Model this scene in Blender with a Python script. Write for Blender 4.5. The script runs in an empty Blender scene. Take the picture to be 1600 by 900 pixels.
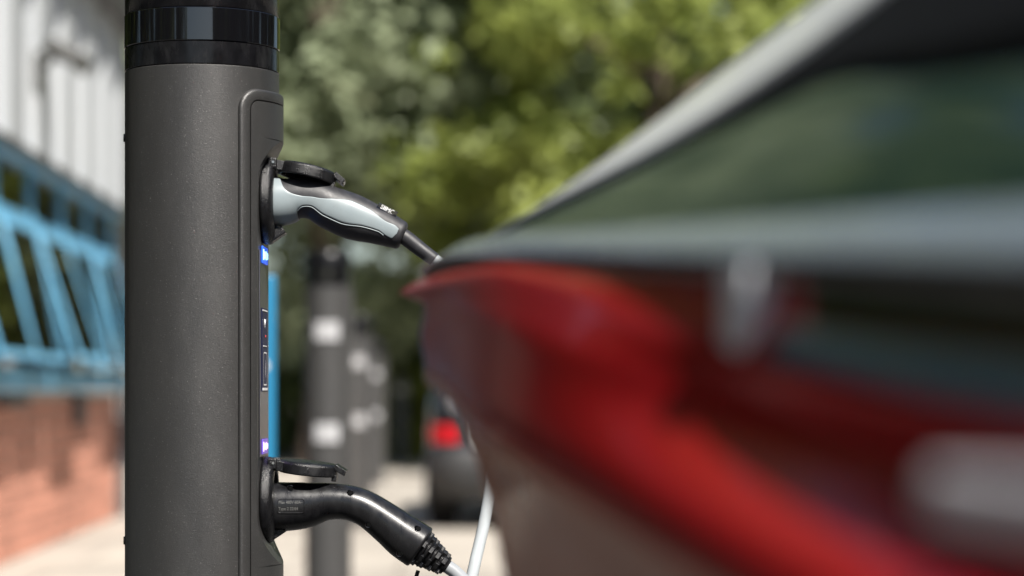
import bpy, bmesh, math, random
import numpy as np
from mathutils import Vector, Matrix
R = math.radians
random.seed(7); rng = np.random.default_rng(7)
S = bpy.context.scene
C = S.collection

# ------------------------------------------------------------------ camera
CAMZ = 0.95
FPX = 85.0 / 36.0 * 1600.0            # focal length in photo pixels
cd = bpy.data.cameras.new('camera'); cam = bpy.data.objects.new('camera', cd); C.objects.link(cam)
cam.location = (0, 0, CAMZ); cam.rotation_euler = (R(90), 0, 0)
cd.lens = 85; cd.sensor_width = 36; cd.shift_y = 0.1
cd.clip_start = 0.05; cd.clip_end = 3000
cd.dof.use_dof = True; cd.dof.focus_distance = 2.965; cd.dof.aperture_fstop = 2.8
S.camera = cam

# ------------------------------------------------------------------ sky + sun
SUN_AZ, SUN_EL = R(27), R(50)         # azimuth to the right of straight behind the camera
sdir = Vector((math.sin(SUN_AZ) * math.cos(SUN_EL), -math.cos(SUN_AZ) * math.cos(SUN_EL), math.sin(SUN_EL)))
w = bpy.data.worlds.new('World'); S.world = w; w.use_nodes = True
nt = w.node_tree; bg = nt.nodes['Background']
sky = nt.nodes.new('ShaderNodeTexSky'); sky.sky_type = 'NISHITA'; sky.sun_disc = False
sky.sun_elevation = SUN_EL; sky.sun_rotation = math.atan2(sdir.x, sdir.y)
sky.air_density = 1.0; sky.dust_density = 1.2
nt.links.new(sky.outputs[0], bg.inputs[0]); bg.inputs[1].default_value = 0.065
sl = bpy.data.lights.new('sun', 'SUN'); sun = bpy.data.objects.new('sun', sl); C.objects.link(sun)
sl.energy = 5.0; sl.angle = R(0.53); sl.color = (1.0, 0.95, 0.88)
sun.rotation_euler = sdir.to_track_quat('Z', 'Y').to_euler()
S.view_settings.view_transform = 'Standard'; S.view_settings.look = 'None'
S.view_settings.exposure = 0.9; S.view_settings.gamma = 1

# ------------------------------------------------------------------ helpers
def px(x, y, d):
    return Vector(((x - 800) / FPX * d, d, CAMZ - (y - 610) / FPX * d))

def mat(name, col, rough=0.5, metal=0.0, spec=0.5, coat=0.0, noise=None, bump=None, rand=0.0, trans=0.0, emit=None, coat_rough=0.03, wear=None):
    m = bpy.data.materials.new(name); m.use_nodes = True
    t = m.node_tree; b = t.nodes['Principled BSDF']
    b.inputs['Base Color'].default_value = (*col, 1)
    b.inputs['Roughness'].default_value = rough; b.inputs['Metallic'].default_value = metal
    b.inputs['Specular IOR Level'].default_value = spec
    b.inputs['Coat Weight'].default_value = coat; b.inputs['Coat Roughness'].default_value = coat_rough
    if emit:
        b.inputs['Emission Color'].default_value = (*emit[0], 1); b.inputs['Emission Strength'].default_value = emit[1]
    src = None
    tc = t.nodes.new('ShaderNodeTexCoord')
    if noise:
        sc, amt = noise
        n = t.nodes.new('ShaderNodeTexNoise'); n.inputs['Scale'].default_value = sc; n.inputs['Detail'].default_value = 6
        t.links.new(tc.outputs['Object'], n.inputs['Vector'])
        mr = t.nodes.new('ShaderNodeMapRange'); mr.inputs['From Min'].default_value = 0.25; mr.inputs['From Max'].default_value = 0.75
        mr.inputs['To Min'].default_value = 1 - amt; mr.inputs['To Max'].default_value = 1 + amt
        t.links.new(n.outputs['Fac'], mr.inputs['Value'])
        src = mr.outputs[0]
    if rand:
        oi = t.nodes.new('ShaderNodeObjectInfo')
        mr2 = t.nodes.new('ShaderNodeMapRange'); mr2.inputs['To Min'].default_value = 1 - rand; mr2.inputs['To Max'].default_value = 1 + rand
        t.links.new(oi.outputs['Random'], mr2.inputs['Value'])
        if src:
            mu = t.nodes.new('ShaderNodeMath'); mu.operation = 'MULTIPLY'
            t.links.new(src, mu.inputs[0]); t.links.new(mr2.outputs[0], mu.inputs[1]); src = mu.outputs[0]
        else: src = mr2.outputs[0]
    if src:
        vm = t.nodes.new('ShaderNodeVectorMath'); vm.operation = 'SCALE'
        vm.inputs[0].default_value = col; t.links.new(src, vm.inputs['Scale'])
        t.links.new(vm.outputs[0], b.inputs['Base Color'])
    if wear:
        sc, lo_, hi_, col2 = wear
        mp = t.nodes.new('ShaderNodeMapping'); mp.inputs['Scale'].default_value = (sc, sc, sc * .35)
        t.links.new(tc.outputs['Object'], mp.inputs['Vector'])
        n = t.nodes.new('ShaderNodeTexNoise'); n.inputs['Scale'].default_value = 1; n.inputs['Detail'].default_value = 8; n.inputs['Roughness'].default_value = .7
        t.links.new(mp.outputs[0], n.inputs['Vector'])
        mr = t.nodes.new('ShaderNodeMapRange'); mr.inputs['From Min'].default_value = .35; mr.inputs['From Max'].default_value = .68
        mr.inputs['To Min'].default_value = lo_; mr.inputs['To Max'].default_value = hi_
        t.links.new(n.outputs['Fac'], mr.inputs['Value']); t.links.new(mr.outputs[0], b.inputs['Roughness'])
        if col2:                                            # dust: a pale film where the noise is high
            m3 = t.nodes.new('ShaderNodeMapRange'); m3.inputs['From Min'].default_value = .5; m3.inputs['From Max'].default_value = .8
            m3.inputs['To Max'].default_value = col2[3]
            t.links.new(n.outputs['Fac'], m3.inputs['Value'])
            mx = t.nodes.new('ShaderNodeMix'); mx.data_type = 'RGBA'; t.links.new(m3.outputs[0], mx.inputs[0])
            bl = b.inputs['Base Color'].links
            if bl: t.links.new(bl[0].from_socket, mx.inputs[6])
            else: mx.inputs[6].default_value = (*col, 1)
            mx.inputs[7].default_value = (*col2[:3], 1); t.links.new(mx.outputs[2], b.inputs['Base Color'])
    if bump:
        sc, st = bump
        n = t.nodes.new('ShaderNodeTexNoise'); n.inputs['Scale'].default_value = sc; n.inputs['Detail'].default_value = 3
        t.links.new(tc.outputs['Object'], n.inputs['Vector'])
        bp = t.nodes.new('ShaderNodeBump'); bp.inputs['Strength'].default_value = st; bp.inputs['Distance'].default_value = 0.001
        t.links.new(n.outputs['Fac'], bp.inputs['Height']); t.links.new(bp.outputs[0], b.inputs['Normal'])
    return m

def leafmat(name, c1, c2):
    m = bpy.data.materials.new(name); m.use_nodes = True
    t = m.node_tree; b = t.nodes['Principled BSDF']; out = t.nodes['Material Output']
    tc = t.nodes.new('ShaderNodeTexCoord')
    n = t.nodes.new('ShaderNodeTexNoise'); n.inputs['Scale'].default_value = 1.1; n.inputs['Detail'].default_value = 5
    t.links.new(tc.outputs['Object'], n.inputs['Vector'])
    cr = t.nodes.new('ShaderNodeValToRGB')
    cr.color_ramp.elements[0].position = 0.32; cr.color_ramp.elements[0].color = (*c1, 1)
    cr.color_ramp.elements[1].position = 0.68; cr.color_ramp.elements[1].color = (*c2, 1)
    t.links.new(n.outputs['Fac'], cr.inputs[0]); t.links.new(cr.outputs[0], b.inputs['Base Color'])
    b.inputs['Roughness'].default_value = 0.5; b.inputs['Specular IOR Level'].default_value = 0.35
    tr = t.nodes.new('ShaderNodeBsdfTranslucent'); t.links.new(cr.outputs[0], tr.inputs['Color'])
    mx = t.nodes.new('ShaderNodeMixShader'); mx.inputs[0].default_value = 0.42
    t.links.new(b.outputs[0], mx.inputs[1]); t.links.new(tr.outputs[0], mx.inputs[2]); t.links.new(mx.outputs[0], out.inputs['Surface'])
    return m

def glassmat(name, tint=(0.7, 0.8, 0.78), through=0.9):
    m = bpy.data.materials.new(name); m.use_nodes = True
    t = m.node_tree; out = t.nodes['Material Output']; t.nodes.remove(t.nodes['Principled BSDF'])
    tr = t.nodes.new('ShaderNodeBsdfTransparent'); tr.inputs[0].default_value = (*[c * through for c in tint], 1)
    gl = t.nodes.new('ShaderNodeBsdfGlossy'); gl.inputs['Roughness'].default_value = 0.01
    fr = t.nodes.new('ShaderNodeFresnel'); fr.inputs[0].default_value = 1.6
    mx = t.nodes.new('ShaderNodeMixShader')
    t.links.new(fr.outputs[0], mx.inputs[0]); t.links.new(tr.outputs[0], mx.inputs[1]); t.links.new(gl.outputs[0], mx.inputs[2])
    t.links.new(mx.outputs[0], out.inputs['Surface'])
    return m

def tag(o, label=None, cat=None, group=None, kind=None):
    if label: o['label'] = label
    if cat: o['category'] = cat
    if group: o['group'] = group
    if kind: o['kind'] = kind
    return o

def empty(name, loc=(0, 0, 0), rz=0):
    o = bpy.data.objects.new(name, None); C.objects.link(o); o.location = loc; o.rotation_euler = (0, 0, rz)
    o.empty_display_size = 0.1
    return o

def link(name, me, m=None, parent=None):
    o = bpy.data.objects.new(name, me); C.objects.link(o)
    if m is not None and not me.materials: me.materials.append(m)
    if parent is not None: o.parent = parent
    return o

def mk(name, v, f, m=None, parent=None, smooth=35, fix=False):
    me = bpy.data.meshes.new(name)
    me.from_pydata([tuple(p) for p in v], [], [tuple(q) for q in f])
    if fix:
        bm = bmesh.new(); bm.from_mesh(me); bmesh.ops.recalc_face_normals(bm, faces=bm.faces); bm.to_mesh(me); bm.free()
    me.update()
    if smooth:
        me.polygons.foreach_set('use_smooth', [True] * len(me.polygons)); me.set_sharp_from_angle(angle=R(smooth))
    return link(name, me, m, parent)

class MB:
    def __init__(s): s.v = []; s.f = []
    def box(s, x0, x1, y0, y1, z0, z1):
        n = len(s.v)
        s.v += [(x, y, z) for z in (z0, z1) for y in (y0, y1) for x in (x0, x1)]
        s.f += [tuple(n + i for i in q) for q in ((0, 2, 3, 1), (4, 5, 7, 6), (0, 1, 5, 4), (2, 6, 7, 3), (0, 4, 6, 2), (1, 3, 7, 5))]
        return s
    def obox(s, p, ux, uy, uz):           # oriented box: centre + three half-axes
        n = len(s.v); p = Vector(p)
        s.v += [tuple(p + a * Vector(ux) + b * Vector(uy) + c * Vector(uz)) for c in (-1, 1) for b in (-1, 1) for a in (-1, 1)]
        s.f += [tuple(n + i for i in q) for q in ((0, 2, 3, 1), (4, 5, 7, 6), (0, 1, 5, 4), (2, 6, 7, 3), (0, 4, 6, 2), (1, 3, 7, 5))]
        return s
    def rings(s, rings, close=True, caps=True):
        n = len(s.v); k = len(rings[0])
        for r in rings: s.v += [tuple(p) for p in r]
        for i in range(len(rings) - 1):
            for j in range(k if close else k - 1):
                a = n + i * k + j; b = n + i * k + (j + 1) % k
                s.f.append((a, b, b + k, a + k))
        if caps and close:
            s.f.append(tuple(n + j for j in reversed(range(k)))); s.f.append(tuple(n + (len(rings) - 1) * k + j for j in range(k)))
        return s
    def tube(s, pts, rad, seg=12, caps=True):
        pts = [Vector(p) for p in pts]; rs = rad if hasattr(rad, '__len__') else [rad] * len(pts)
        rings = []; prev = None
        for i, p in enumerate(pts):
            t = (pts[min(i + 1, len(pts) - 1)] - pts[max(i - 1, 0)]).normalized()
            if prev is None:
                a = Vector((0, 1, 0)) if abs(t.y) < 0.8 else Vector((1, 0, 0))
                a = (a - t * a.dot(t)).normalized()
            else: a = (prev - t * prev.dot(t)).normalized()
            prev = a; b = t.cross(a)
            rings.append([p + (a * math.cos(2 * math.pi * j / seg) + b * math.sin(2 * math.pi * j / seg)) * rs[i] for j in range(seg)])
        return s.rings(rings, True, caps)
    def lathe(s, prof, seg=64, c=(0, 0), caps=True):   # prof: (r, z)
        return s.rings([[(c[0] + r * math.cos(2 * math.pi * j / seg), c[1] + r * math.sin(2 * math.pi * j / seg), z) for j in range(seg)] for r, z in prof], True, caps)
    def build(s, name, m=None, parent=None, smooth=35, bevel=0, fix=True):
        o = mk(name, s.v, s.f, m, parent, smooth, fix)
        if bevel:
            b = o.modifiers.new('bevel', 'BEVEL'); b.width = bevel; b.segments = 2; b.limit_method = 'ANGLE'
        return o

def catmull(P, n):
    P = np.array(P, float); k = len(P)
    d = np.r_[0, np.cumsum(np.linalg.norm(np.diff(P[:, :2], axis=0), axis=1))]
    x = np.linspace(0, d[-1], n); out = np.zeros((n, P.shape[1]))
    m = np.zeros_like(P)
    for i in range(k):
        a, b = max(i - 1, 0), min(i + 1, k - 1)
        m[i] = (P[b] - P[a]) / (d[b] - d[a])
    for j, xx in enumerate(x):
        i = min(max(np.searchsorted(d, xx) - 1, 0), k - 2); h = d[i + 1] - d[i]; t = (xx - d[i]) / h
        out[j] = (2*t**3 - 3*t**2 + 1) * P[i] + (t**3 - 2*t**2 + t) * h * m[i] + (-2*t**3 + 3*t**2) * P[i+1] + (t**3 - t**2) * h * m[i+1]
    return out

def smooth1(xs, ys, x):   # monotone-ish smooth interpolation of scalar data
    xs = list(xs); ys = list(ys)
    if x <= xs[0]: return ys[0]
    if x >= xs[-1]: return ys[-1]
    i = max(j for j in range(len(xs) - 1) if xs[j] <= x)
    def sl(k):
        if k == 0: return (ys[1] - ys[0]) / (xs[1] - xs[0])
        if k == len(xs) - 1: return (ys[-1] - ys[-2]) / (xs[-1] - xs[-2])
        a = (ys[k] - ys[k-1]) / (xs[k] - xs[k-1]); b = (ys[k+1] - ys[k]) / (xs[k+1] - xs[k])
        return 0 if a * b <= 0 else 2 * a * b / (a + b)
    h = xs[i+1] - xs[i]; t = (x - xs[i]) / h
    return (2*t**3 - 3*t**2 + 1)*ys[i] + (t**3 - 2*t**2 + t)*h*sl(i) + (-2*t**3 + 3*t**2)*ys[i+1] + (t**3 - t**2)*h*sl(i+1)

def text_mesh(body, size, extrude=0.0002):
    cu = bpy.data.curves.new('lettering', 'FONT'); cu.body = body; cu.size = size; cu.extrude = extrude
    cu.align_x = 'CENTER'; cu.align_y = 'CENTER'
    o = bpy.data.objects.new('lettering', cu); C.objects.link(o)
    me = bpy.data.meshes.new_from_object(o.evaluated_get(bpy.context.evaluated_depsgraph_get()))
    bpy.data.objects.remove(o); bpy.data.curves.remove(cu)
    return me

# ------------------------------------------------------------------ materials
M = {}
M['post'] = mat('powder_coat_grey', (0.082, 0.081, 0.080), 0.42, 0.74, noise=(1400, 0.22), bump=(1300, 0.45), wear=(22, .37, .48, (.13, .127, .122, .20)))
def sparkle(m):
    t = m.node_tree; b = t.nodes['Principled BSDF']; tc = t.nodes.new('ShaderNodeTexCoord')
    n = t.nodes.new('ShaderNodeTexNoise'); n.inputs['Scale'].default_value = 640; n.inputs['Detail'].default_value = 1
    t.links.new(tc.outputs['Object'], n.inputs['Vector'])
    mr = t.nodes.new('ShaderNodeMapRange'); mr.inputs['From Min'].default_value = .705; mr.inputs['From Max'].default_value = .80
    t.links.new(n.outputs['Fac'], mr.inputs['Value'])
    mx = t.nodes.new('ShaderNodeMix'); mx.data_type = 'RGBA'
    old = b.inputs['Base Color'].links[0].from_socket
    t.links.new(mr.outputs[0], mx.inputs[0]); t.links.new(old, mx.inputs[6]); mx.inputs[7].default_value = (.28, .27, .26, 1)
    t.links.new(mx.outputs[2], b.inputs['Base Color'])
sparkle(M['post'])
M['post_far'] = mat('powder_coat_grey_far', (0.095, 0.093, 0.092), 0.42, 0.5, noise=(30, 0.10))
M['dark_plastic'] = mat('dark_plastic', (0.005, 0.005, 0.006), 0.27, spec=.3, noise=(60, 0.5), bump=(700, 0.06), wear=(55, .16, .38, (.06, .06, .06, .22)))
M['gloss_black'] = mat('gloss_black', (0.004, 0.004, 0.005), 0.07, spec=1.0)
M['grain_black'] = mat('grained_black', (0.006, 0.006, 0.007), 0.30, bump=(1500, .55), noise=(400, 0.2), wear=(110, .22, .40, (.06, .06, .06, .16)))
M['plug_black'] = mat('plug_black', (0.007, 0.007, 0.008), 0.28, noise=(90, 0.25), bump=(900, 0.08), wear=(75, .22, .42, (.06, .06, .06, .18)))
M['grip_rubber'] = mat('grip_rubber', (0.019, 0.019, 0.022), 0.48, noise=(120, 0.2), bump=(1600, 0.15), wear=(70, .40, .6, (.10, .10, .10, .25)))
M['inlay_grey'] = mat('inlay_grey', (0.225, 0.265, 0.28), 0.38, noise=(40, 0.05), wear=(60, .3, .5, (.17, .19, .19, .4)))
M['cable_white'] = mat('cable_white', (0.44, 0.475, 0.495), 0.35, noise=(40, 0.06), wear=(40, .3, .5, (.30, .30, .285, .5)))
M['cable_grey'] = mat('cable_grey', (0.27, 0.285, 0.30), 0.32, noise=(40, 0.08))
M['white_print'] = mat('white_print', (0.75, 0.75, 0.75), 0.5)
M['faint_print'] = mat('faint_print', (0.11, 0.11, 0.105), 0.5)
M['red_print'] = mat('red_print', (0.6, 0.05, 0.05), 0.5)
M['navy_label'] = mat('navy_label', (0.006, 0.009, 0.045), 0.5, spec=.2)
M['flat_plate'] = mat('display_plate', (0.055, 0.055, 0.072), 0.3, 0.3, noise=(200, 0.1))
M['led_blue'] = mat('led_blue', (0.02, 0.1, 0.5), 0.3, emit=((0.01, 0.10, 0.9), .45))
M['led_white'] = mat('led_white', (0.3, 0.6, 0.9), 0.3, emit=((0.35, 0.72, 1.0), 1.1))
M['led_violet'] = mat('led_violet', (0.08, 0.05, 0.3), 0.3, emit=((0.16, 0.07, 0.5), .3))
M['led_violet_white'] = mat('led_violet_white', (0.6, 0.4, 0.9), 0.3, emit=((0.72, 0.5, 1.0), .65))
M['steel'] = mat('steel_pin', (0.5, 0.5, 0.5), 0.25, 1.0)
M['white_plate'] = mat('white_plate', (0.42, 0.42, 0.43), 0.4, noise=(8, 0.04))
M['mortar'] = mat('mortar', (0.50, 0.43, 0.36), 0.9, noise=(9, 0.15))
M['brick'] = mat('red_brick', (0.54, 0.245, 0.170), 0.85, noise=(6, 0.18), rand=0.25)
M['blue_paint'] = mat('blue_paint', (0.16, 0.44, 0.66), 0.35, noise=(4, 0.10))
M['blue_sign'] = mat('blue_sign', (0.016, 0.17, 0.32), 0.4, noise=(3, 0.1))
M['cladding'] = mat('white_cladding', (0.44, 0.46, 0.475), 0.45, noise=(0.8, 0.04))
M['dark_grey'] = mat('dark_grey_metal', (0.06, 0.062, 0.068), 0.45, 0.2, noise=(5, 0.15))
M['lamp_grey'] = mat('lamp_grey', (0.07, 0.07, 0.066), 0.4, noise=(5, 0.1))
M['roof'] = mat('roof_felt', (0.08, 0.08, 0.085), 0.9, noise=(2, 0.2))
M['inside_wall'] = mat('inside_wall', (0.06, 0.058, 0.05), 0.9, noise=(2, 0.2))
M['cream_blind'] = mat('cream_blind', (0.80, 0.76, 0.70), 0.8, noise=(4, 0.05))
M['pane'] = glassmat('window_glass', (0.75, 0.82, 0.8))
M['bark'] = mat('bark', (0.085, 0.062, 0.045), 0.95, noise=(6, 0.35), bump=(20, 0.8))
M['maple'] = leafmat('maple_leaf', (0.15, 0.195, 0.038), (0.37, 0.415, 0.11))
M['willow'] = leafmat('willow_leaf', (0.245, 0.295, 0.175), (0.37, 0.42, 0.265))
M['dark_leaf'] = leafmat('dark_leaf', (0.095, 0.135, 0.045), (0.18, 0.23, 0.085))
M['lime_leaf'] = leafmat('lime_leaf', (0.16, 0.20, 0.03), (0.27, 0.28, 0.06))
# vehicles
M['red_paint'] = mat('red_metallic_paint', (0.43, 0.010, 0.016), 0.22, 0.5, coat=.12, noise=(1.2, 0.05))
M['red_paint'].node_tree.nodes['Principled BSDF'].inputs['Specular Tint'].default_value = (.75, .16, .16, 1)
M['satin'] = mat('satin_silver', (0.74, 0.76, 0.80), 0.32, 0.0, coat=.5)
M['moulding'] = mat('grey_moulding', (0.19, 0.23, 0.28), 0.2, 0.0, coat=.6)
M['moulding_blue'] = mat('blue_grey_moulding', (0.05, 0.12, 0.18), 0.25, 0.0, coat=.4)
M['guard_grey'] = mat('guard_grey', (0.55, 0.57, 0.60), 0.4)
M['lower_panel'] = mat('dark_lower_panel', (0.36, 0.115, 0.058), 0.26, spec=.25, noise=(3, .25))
M['handle_grey'] = mat('handle_grey', (0.50, 0.48, 0.52), 0.3, coat=.4)
M['matt_black'] = mat('matt_black', (0.004, 0.004, 0.005), 0.7, spec=.1)
M['chrome'] = mat('chrome', (0.62, 0.64, 0.66), 0.12, 1.0)
M['car_glass'] = mat('dark_car_glass', (0.010, 0.026, 0.024), 0.10, 0.0, spec=0.22)
M['trim_black'] = mat('black_trim', (0.006, 0.006, 0.007), 0.25)
M['rubber'] = mat('tyre_rubber', (0.012, 0.012, 0.012), 0.85)
M['alloy'] = mat('alloy', (0.45, 0.45, 0.46), 0.3, 0.9)
M['lamp_red'] = mat('lamp_red', (0.42, 0.008, 0.014), 0.10, coat=1.0)
M['lamp_clear'] = mat('lamp_clear', (0.40, 0.41, 0.40), 0.15, coat=1.0)
M['charcoal_paint'] = mat('charcoal_paint', (0.020, 0.021, 0.024), 0.2, 0.5, coat=1.0, noise=(1, 0.05))
M['bumper_grey'] = mat('bumper_grey', (0.022, 0.022, 0.023), 0.6, noise=(6, 0.15))
M['plate_yellow'] = mat('plate_yellow', (0.75, 0.55, 0.05), 0.4)

# ground: pale concrete paving with faint joints and dirt
g = bpy.data.materials.new('pale_paving'); g.use_nodes = True
t = g.node_tree; b = t.nodes['Principled BSDF']; tc = t.nodes.new('ShaderNodeTexCoord')
br = t.nodes.new('ShaderNodeTexBrick'); br.inputs['Scale'].default_value = 1.0
br.inputs['Brick Width'].default_value = 1.2; br.inputs['Row Height'].default_value = 0.9; br.inputs['Mortar Size'].default_value = 0.02
br.inputs['Color1'].default_value = (0.42, 0.38, 0.325, 1); br.inputs['Color2'].default_value = (0.37, 0.335, 0.29, 1); br.inputs['Mortar'].default_value = (0.24, 0.21, 0.18, 1)
t.links.new(tc.outputs['Object'], br.inputs['Vector'])
n = t.nodes.new('ShaderNodeTexNoise'); n.inputs['Scale'].default_value = 0.7; n.inputs['Detail'].default_value = 8
t.links.new(tc.outputs['Object'], n.inputs['Vector'])
mr = t.nodes.new('ShaderNodeMapRange'); mr.inputs['From Min'].default_value = 0.3; mr.inputs['From Max'].default_value = 0.7; mr.inputs['To Min'].default_value = 0.70; mr.inputs['To Max'].default_value = 1.15
t.links.new(n.outputs['Fac'], mr.inputs['Value'])
vm = t.nodes.new('ShaderNodeVectorMath'); vm.operation = 'SCALE'
t.links.new(br.outputs['Color'], vm.inputs[0]); t.links.new(mr.outputs[0], vm.inputs['Scale']); t.links.new(vm.outputs[0], b.inputs['Base Color'])
b.inputs['Roughness'].default_value = 0.9
M['paving'] = g
M['asphalt'] = mat('asphalt', (0.055, 0.054, 0.053), 0.95, noise=(3, 0.25), bump=(200, 0.4))

# ------------------------------------------------------------------ ground
gr = MB(); gr.v = [(-900, -900, 0), (900, -900, 0), (900, 1500, 0), (-900, 1500, 0)]; gr.f = [(0, 1, 2, 3)]
tag(gr.build('ground', M['paving'], smooth=0, fix=False), kind='structure')

ap = MB(); ap.v = [(-40, -60, .004), (40, -60, .004), (40, 11.6, .004), (-40, 11.6, .004)]; ap.f = [(0, 1, 2, 3)]
tag(ap.build('road', M['asphalt'], smooth=0, fix=False), kind='structure')

stripm = mat('sett_strip', (0.20, 0.175, 0.15), .9, noise=(3, .3))
for y0_, y1_ in ((16.6, 17.0), (20.4, 20.9), (25.2, 25.9)):
    sp = MB(); sp.v = [(-2.2, y0_, .005), (12, y0_, .005), (12, y1_, .005), (-2.2, y1_, .005)]; sp.f = [(0, 1, 2, 3)]
    tag(sp.build('pavement_strip', stripm, smooth=0, fix=False), kind='structure')
MB().box(-40, 40, 11.5, 11.65, -.2, .012).build('kerb', mat('kerb_stone', (.3, .28, .25), .9, noise=(4, .2)), None, smooth=0)['kind'] = 'structure'

# ------------------------------------------------------------------ brick building on the left
# wall plane runs along local +Y; local origin on the wall face, +X towards the car park
AX = math.atan2(0.0386, 1.0)
BLD = empty('brick_building', (-2.262, 0, 0), AX)
tag(BLD, 'low brick building with blue steel windows under white ribbed cladding', 'building')
Y0, Y1 = 11.4, 18.12
MB().box(-6.0, -0.012, Y0 + .01, Y1 - .01, 0, 0.93).build('wall_core', M['mortar'], BLD, smooth=0)
bm_ = MB().box(-0.10, 0, -0.1075, 0.1075, -0.0325, 0.0325); bob = bm_.build('brick', M['brick'], BLD, smooth=0, bevel=0.004)
bme = bob.data
cand = []
nrow = 12
for r_ in range(nrow):
    off = 0.1125 if r_ % 2 else 0.0
    z = 0.04 + r_ * 0.0752
    k = 0
    y = Y1 - 0.1125 - off
    while y > Y0 + 0.1:
        cand.append((y, z)); y -= 0.225
cand.sort(key=lambda c: abs(c[0] - 15.2))
inst = [c for c in cand if 11.6 < c[0]][:300]; rest = [c for c in cand if c not in set(inst)]
mbc = MB()
for r_ in range(1, nrow, 2): mbc.box(-.10, .001, Y1 - .1075, Y1 - .0025, .04 + r_ * .0752 - .0325, .04 + r_ * .0752 + .0325)
tag(mbc.build('brickwork', M['brick'], BLD, smooth=0), kind='stuff')
for i, (y, z) in enumerate(inst):
    o = bob if i == 0 else bob.copy()
    if i: C.objects.link(o); o.parent = BLD
    o.location = (random.uniform(-0.0015, 0.0015), y, z)
mb = MB()
for y, z in rest: mb.box(-0.10, random.uniform(-0.0015, 0.0015), y - .1075, y + .1075, z - .0325, z + .0325)
tag(mb.build('brickwork', M['brick'], BLD, smooth=0), kind='stuff')
MB().box(-0.16, 0.075, Y0, Y1 + .02, 0.945, 1.075).build('window_sill', M['blue_paint'], BLD, bevel=0.01)
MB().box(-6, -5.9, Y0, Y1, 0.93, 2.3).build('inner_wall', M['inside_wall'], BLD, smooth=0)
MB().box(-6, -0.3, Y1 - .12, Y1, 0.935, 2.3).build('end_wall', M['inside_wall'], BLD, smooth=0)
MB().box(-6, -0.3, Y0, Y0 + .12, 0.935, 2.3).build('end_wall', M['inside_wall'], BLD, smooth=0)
# windows: bays with a fixed top light and a top-hung sash swung out
bay = 1.22
ys = [Y1 - 0.32 - bay * i for i in range(6)]
ZT, ZS = 2.235, 1.94
MB().box(-0.10, 0.05, Y0, Y1, ZT, 2.30).build('window_head', M['blue_paint'], BLD, bevel=0.008)
for i in range(5):
    ya, yb = ys[i + 1], ys[i]
    f = MB()
    f.box(-.04, .008, yb - .022, yb + .022, 1.075, ZT); f.box(-.04, .008, ya + .022, yb - .022, ZS - .02, ZS + .02)
    ym = (ya + yb) / 2
    win = f.build('window', M['blue_paint'], BLD, bevel=0.006)
    for j, (p, q) in enumerate(((ya + .035, yb - .035),)):
        MB().box(-.022, -.016, p, q, ZS + .03, ZT).build('pane', M['pane'], win, smooth=0)
        for (e0, e1) in ((p + .05, q - .35), (q - .35, q - .05)):   # stays and bracing behind the pane
            MB().tube([(-.12, e0, 1.09 if i % 2 else ZS), (-.12, e1, ZS if i % 2 else 1.09)], .014, 8).build('brace', M['blue_paint'], win)
        ang = R((16, 11, 18, 14, 15)[i]); h = ZS - .03 - 1.085
        ca, sa = math.cos(ang), math.sin(ang)
        piv = Vector((.020, 0, ZS - .03))
        dn = Vector((sa, 0, -ca)); nn = Vector((ca, 0, sa)); ey = Vector((0, 1, 0))
        sash = MB(); hw = (q - p) / 2 - .006; cy = (p + q) / 2
        def ob(c_down, c_y, hd, hy, m=sash, hn=.009, on=.0):
            m.obox(piv + dn * c_down + ey * c_y + nn * on, dn * hd, ey * hy, nn * hn)
        ob(.03, cy, .03, hw); ob(h - .02, cy, .02, hw)
        ob(h / 2 + .01, cy - hw + .018, h / 2 - .05, .018); ob(h / 2 + .01, cy + hw - .018, h / 2 - .05, .018)
        sash.build('sash', M['blue_paint'], win, bevel=0.005)
        pm = MB(); ob(h / 2 + .01, cy, h / 2 - .05, hw - .036, pm, .003); pm.build('pane', M['pane'], win, smooth=0)
# pale boards added behind the glass to stand for whitish reflections
MB().box(-.30, -.27, 14.6, 15.3, 1.08, 1.60).build('blind', M['cream_blind'], BLD, bevel=.01)
MB().box(-.45, -.42, 16.3, 17.9, 1.80, 2.08).build('blind', M['cream_blind'], BLD, bevel=.01)
# ribbed cladding sheets
ZC0, ZC1 = 2.30, 3.62
sheet = []
prof = [(0, 0.055), (0.40, 0.055), (0.46, 0.0), (0.86, 0.0), (0.92, 0.055), (1.0, 0.055)]
v = []; fcs = []
for z in (ZC0, ZC1):
    for yy, xx in prof: v.append((xx, yy, z))
    for yy, xx in prof[::-1]: v.append((xx - .03, yy, z))
kk = 2 * len(prof)
for j in range(kk): fcs.append((j, (j + 1) % kk, kk + (j + 1) % kk, kk + j))
fcs.append(tuple(range(kk))[::-1]); fcs.append(tuple(range(kk, 2 * kk)))
cl0 = None
yy = Y1 - 0.12
while yy - 1.0 > Y0 - 0.1:
    if cl0 is None: cl0 = mk('cladding_panel', v, fcs, M['cladding'], BLD, 0, True); o = cl0
    else: o = cl0.copy(); C.objects.link(o); o.parent = BLD
    o.location = (0.02, yy - 1.003, 0); yy -= 1.003
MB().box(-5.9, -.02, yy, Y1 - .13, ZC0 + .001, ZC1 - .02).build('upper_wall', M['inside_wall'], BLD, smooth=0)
MB().box(-.12, .10, Y0, Y1 - .1, ZC0 - .045, ZC0 - .002).build('drip_flashing', M['dark_grey'], BLD, bevel=.005)
MB().box(-6.1, .02, Y0 - .1, Y1 + .02, ZC1 + .10, ZC1 + .28).build('roof', M['roof'], BLD, bevel=.02)
MB().box(-.05, .20, Y0 - .1, Y1 + .02, ZC1 - .02, ZC1 + .22).build('gutter', M['dark_grey'], BLD, bevel=.03)
dp = MB().tube([(.035, Y1 + .06, 0.02), (.035, Y1 + .06, ZC1 - .02)], .036, 16)
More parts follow.
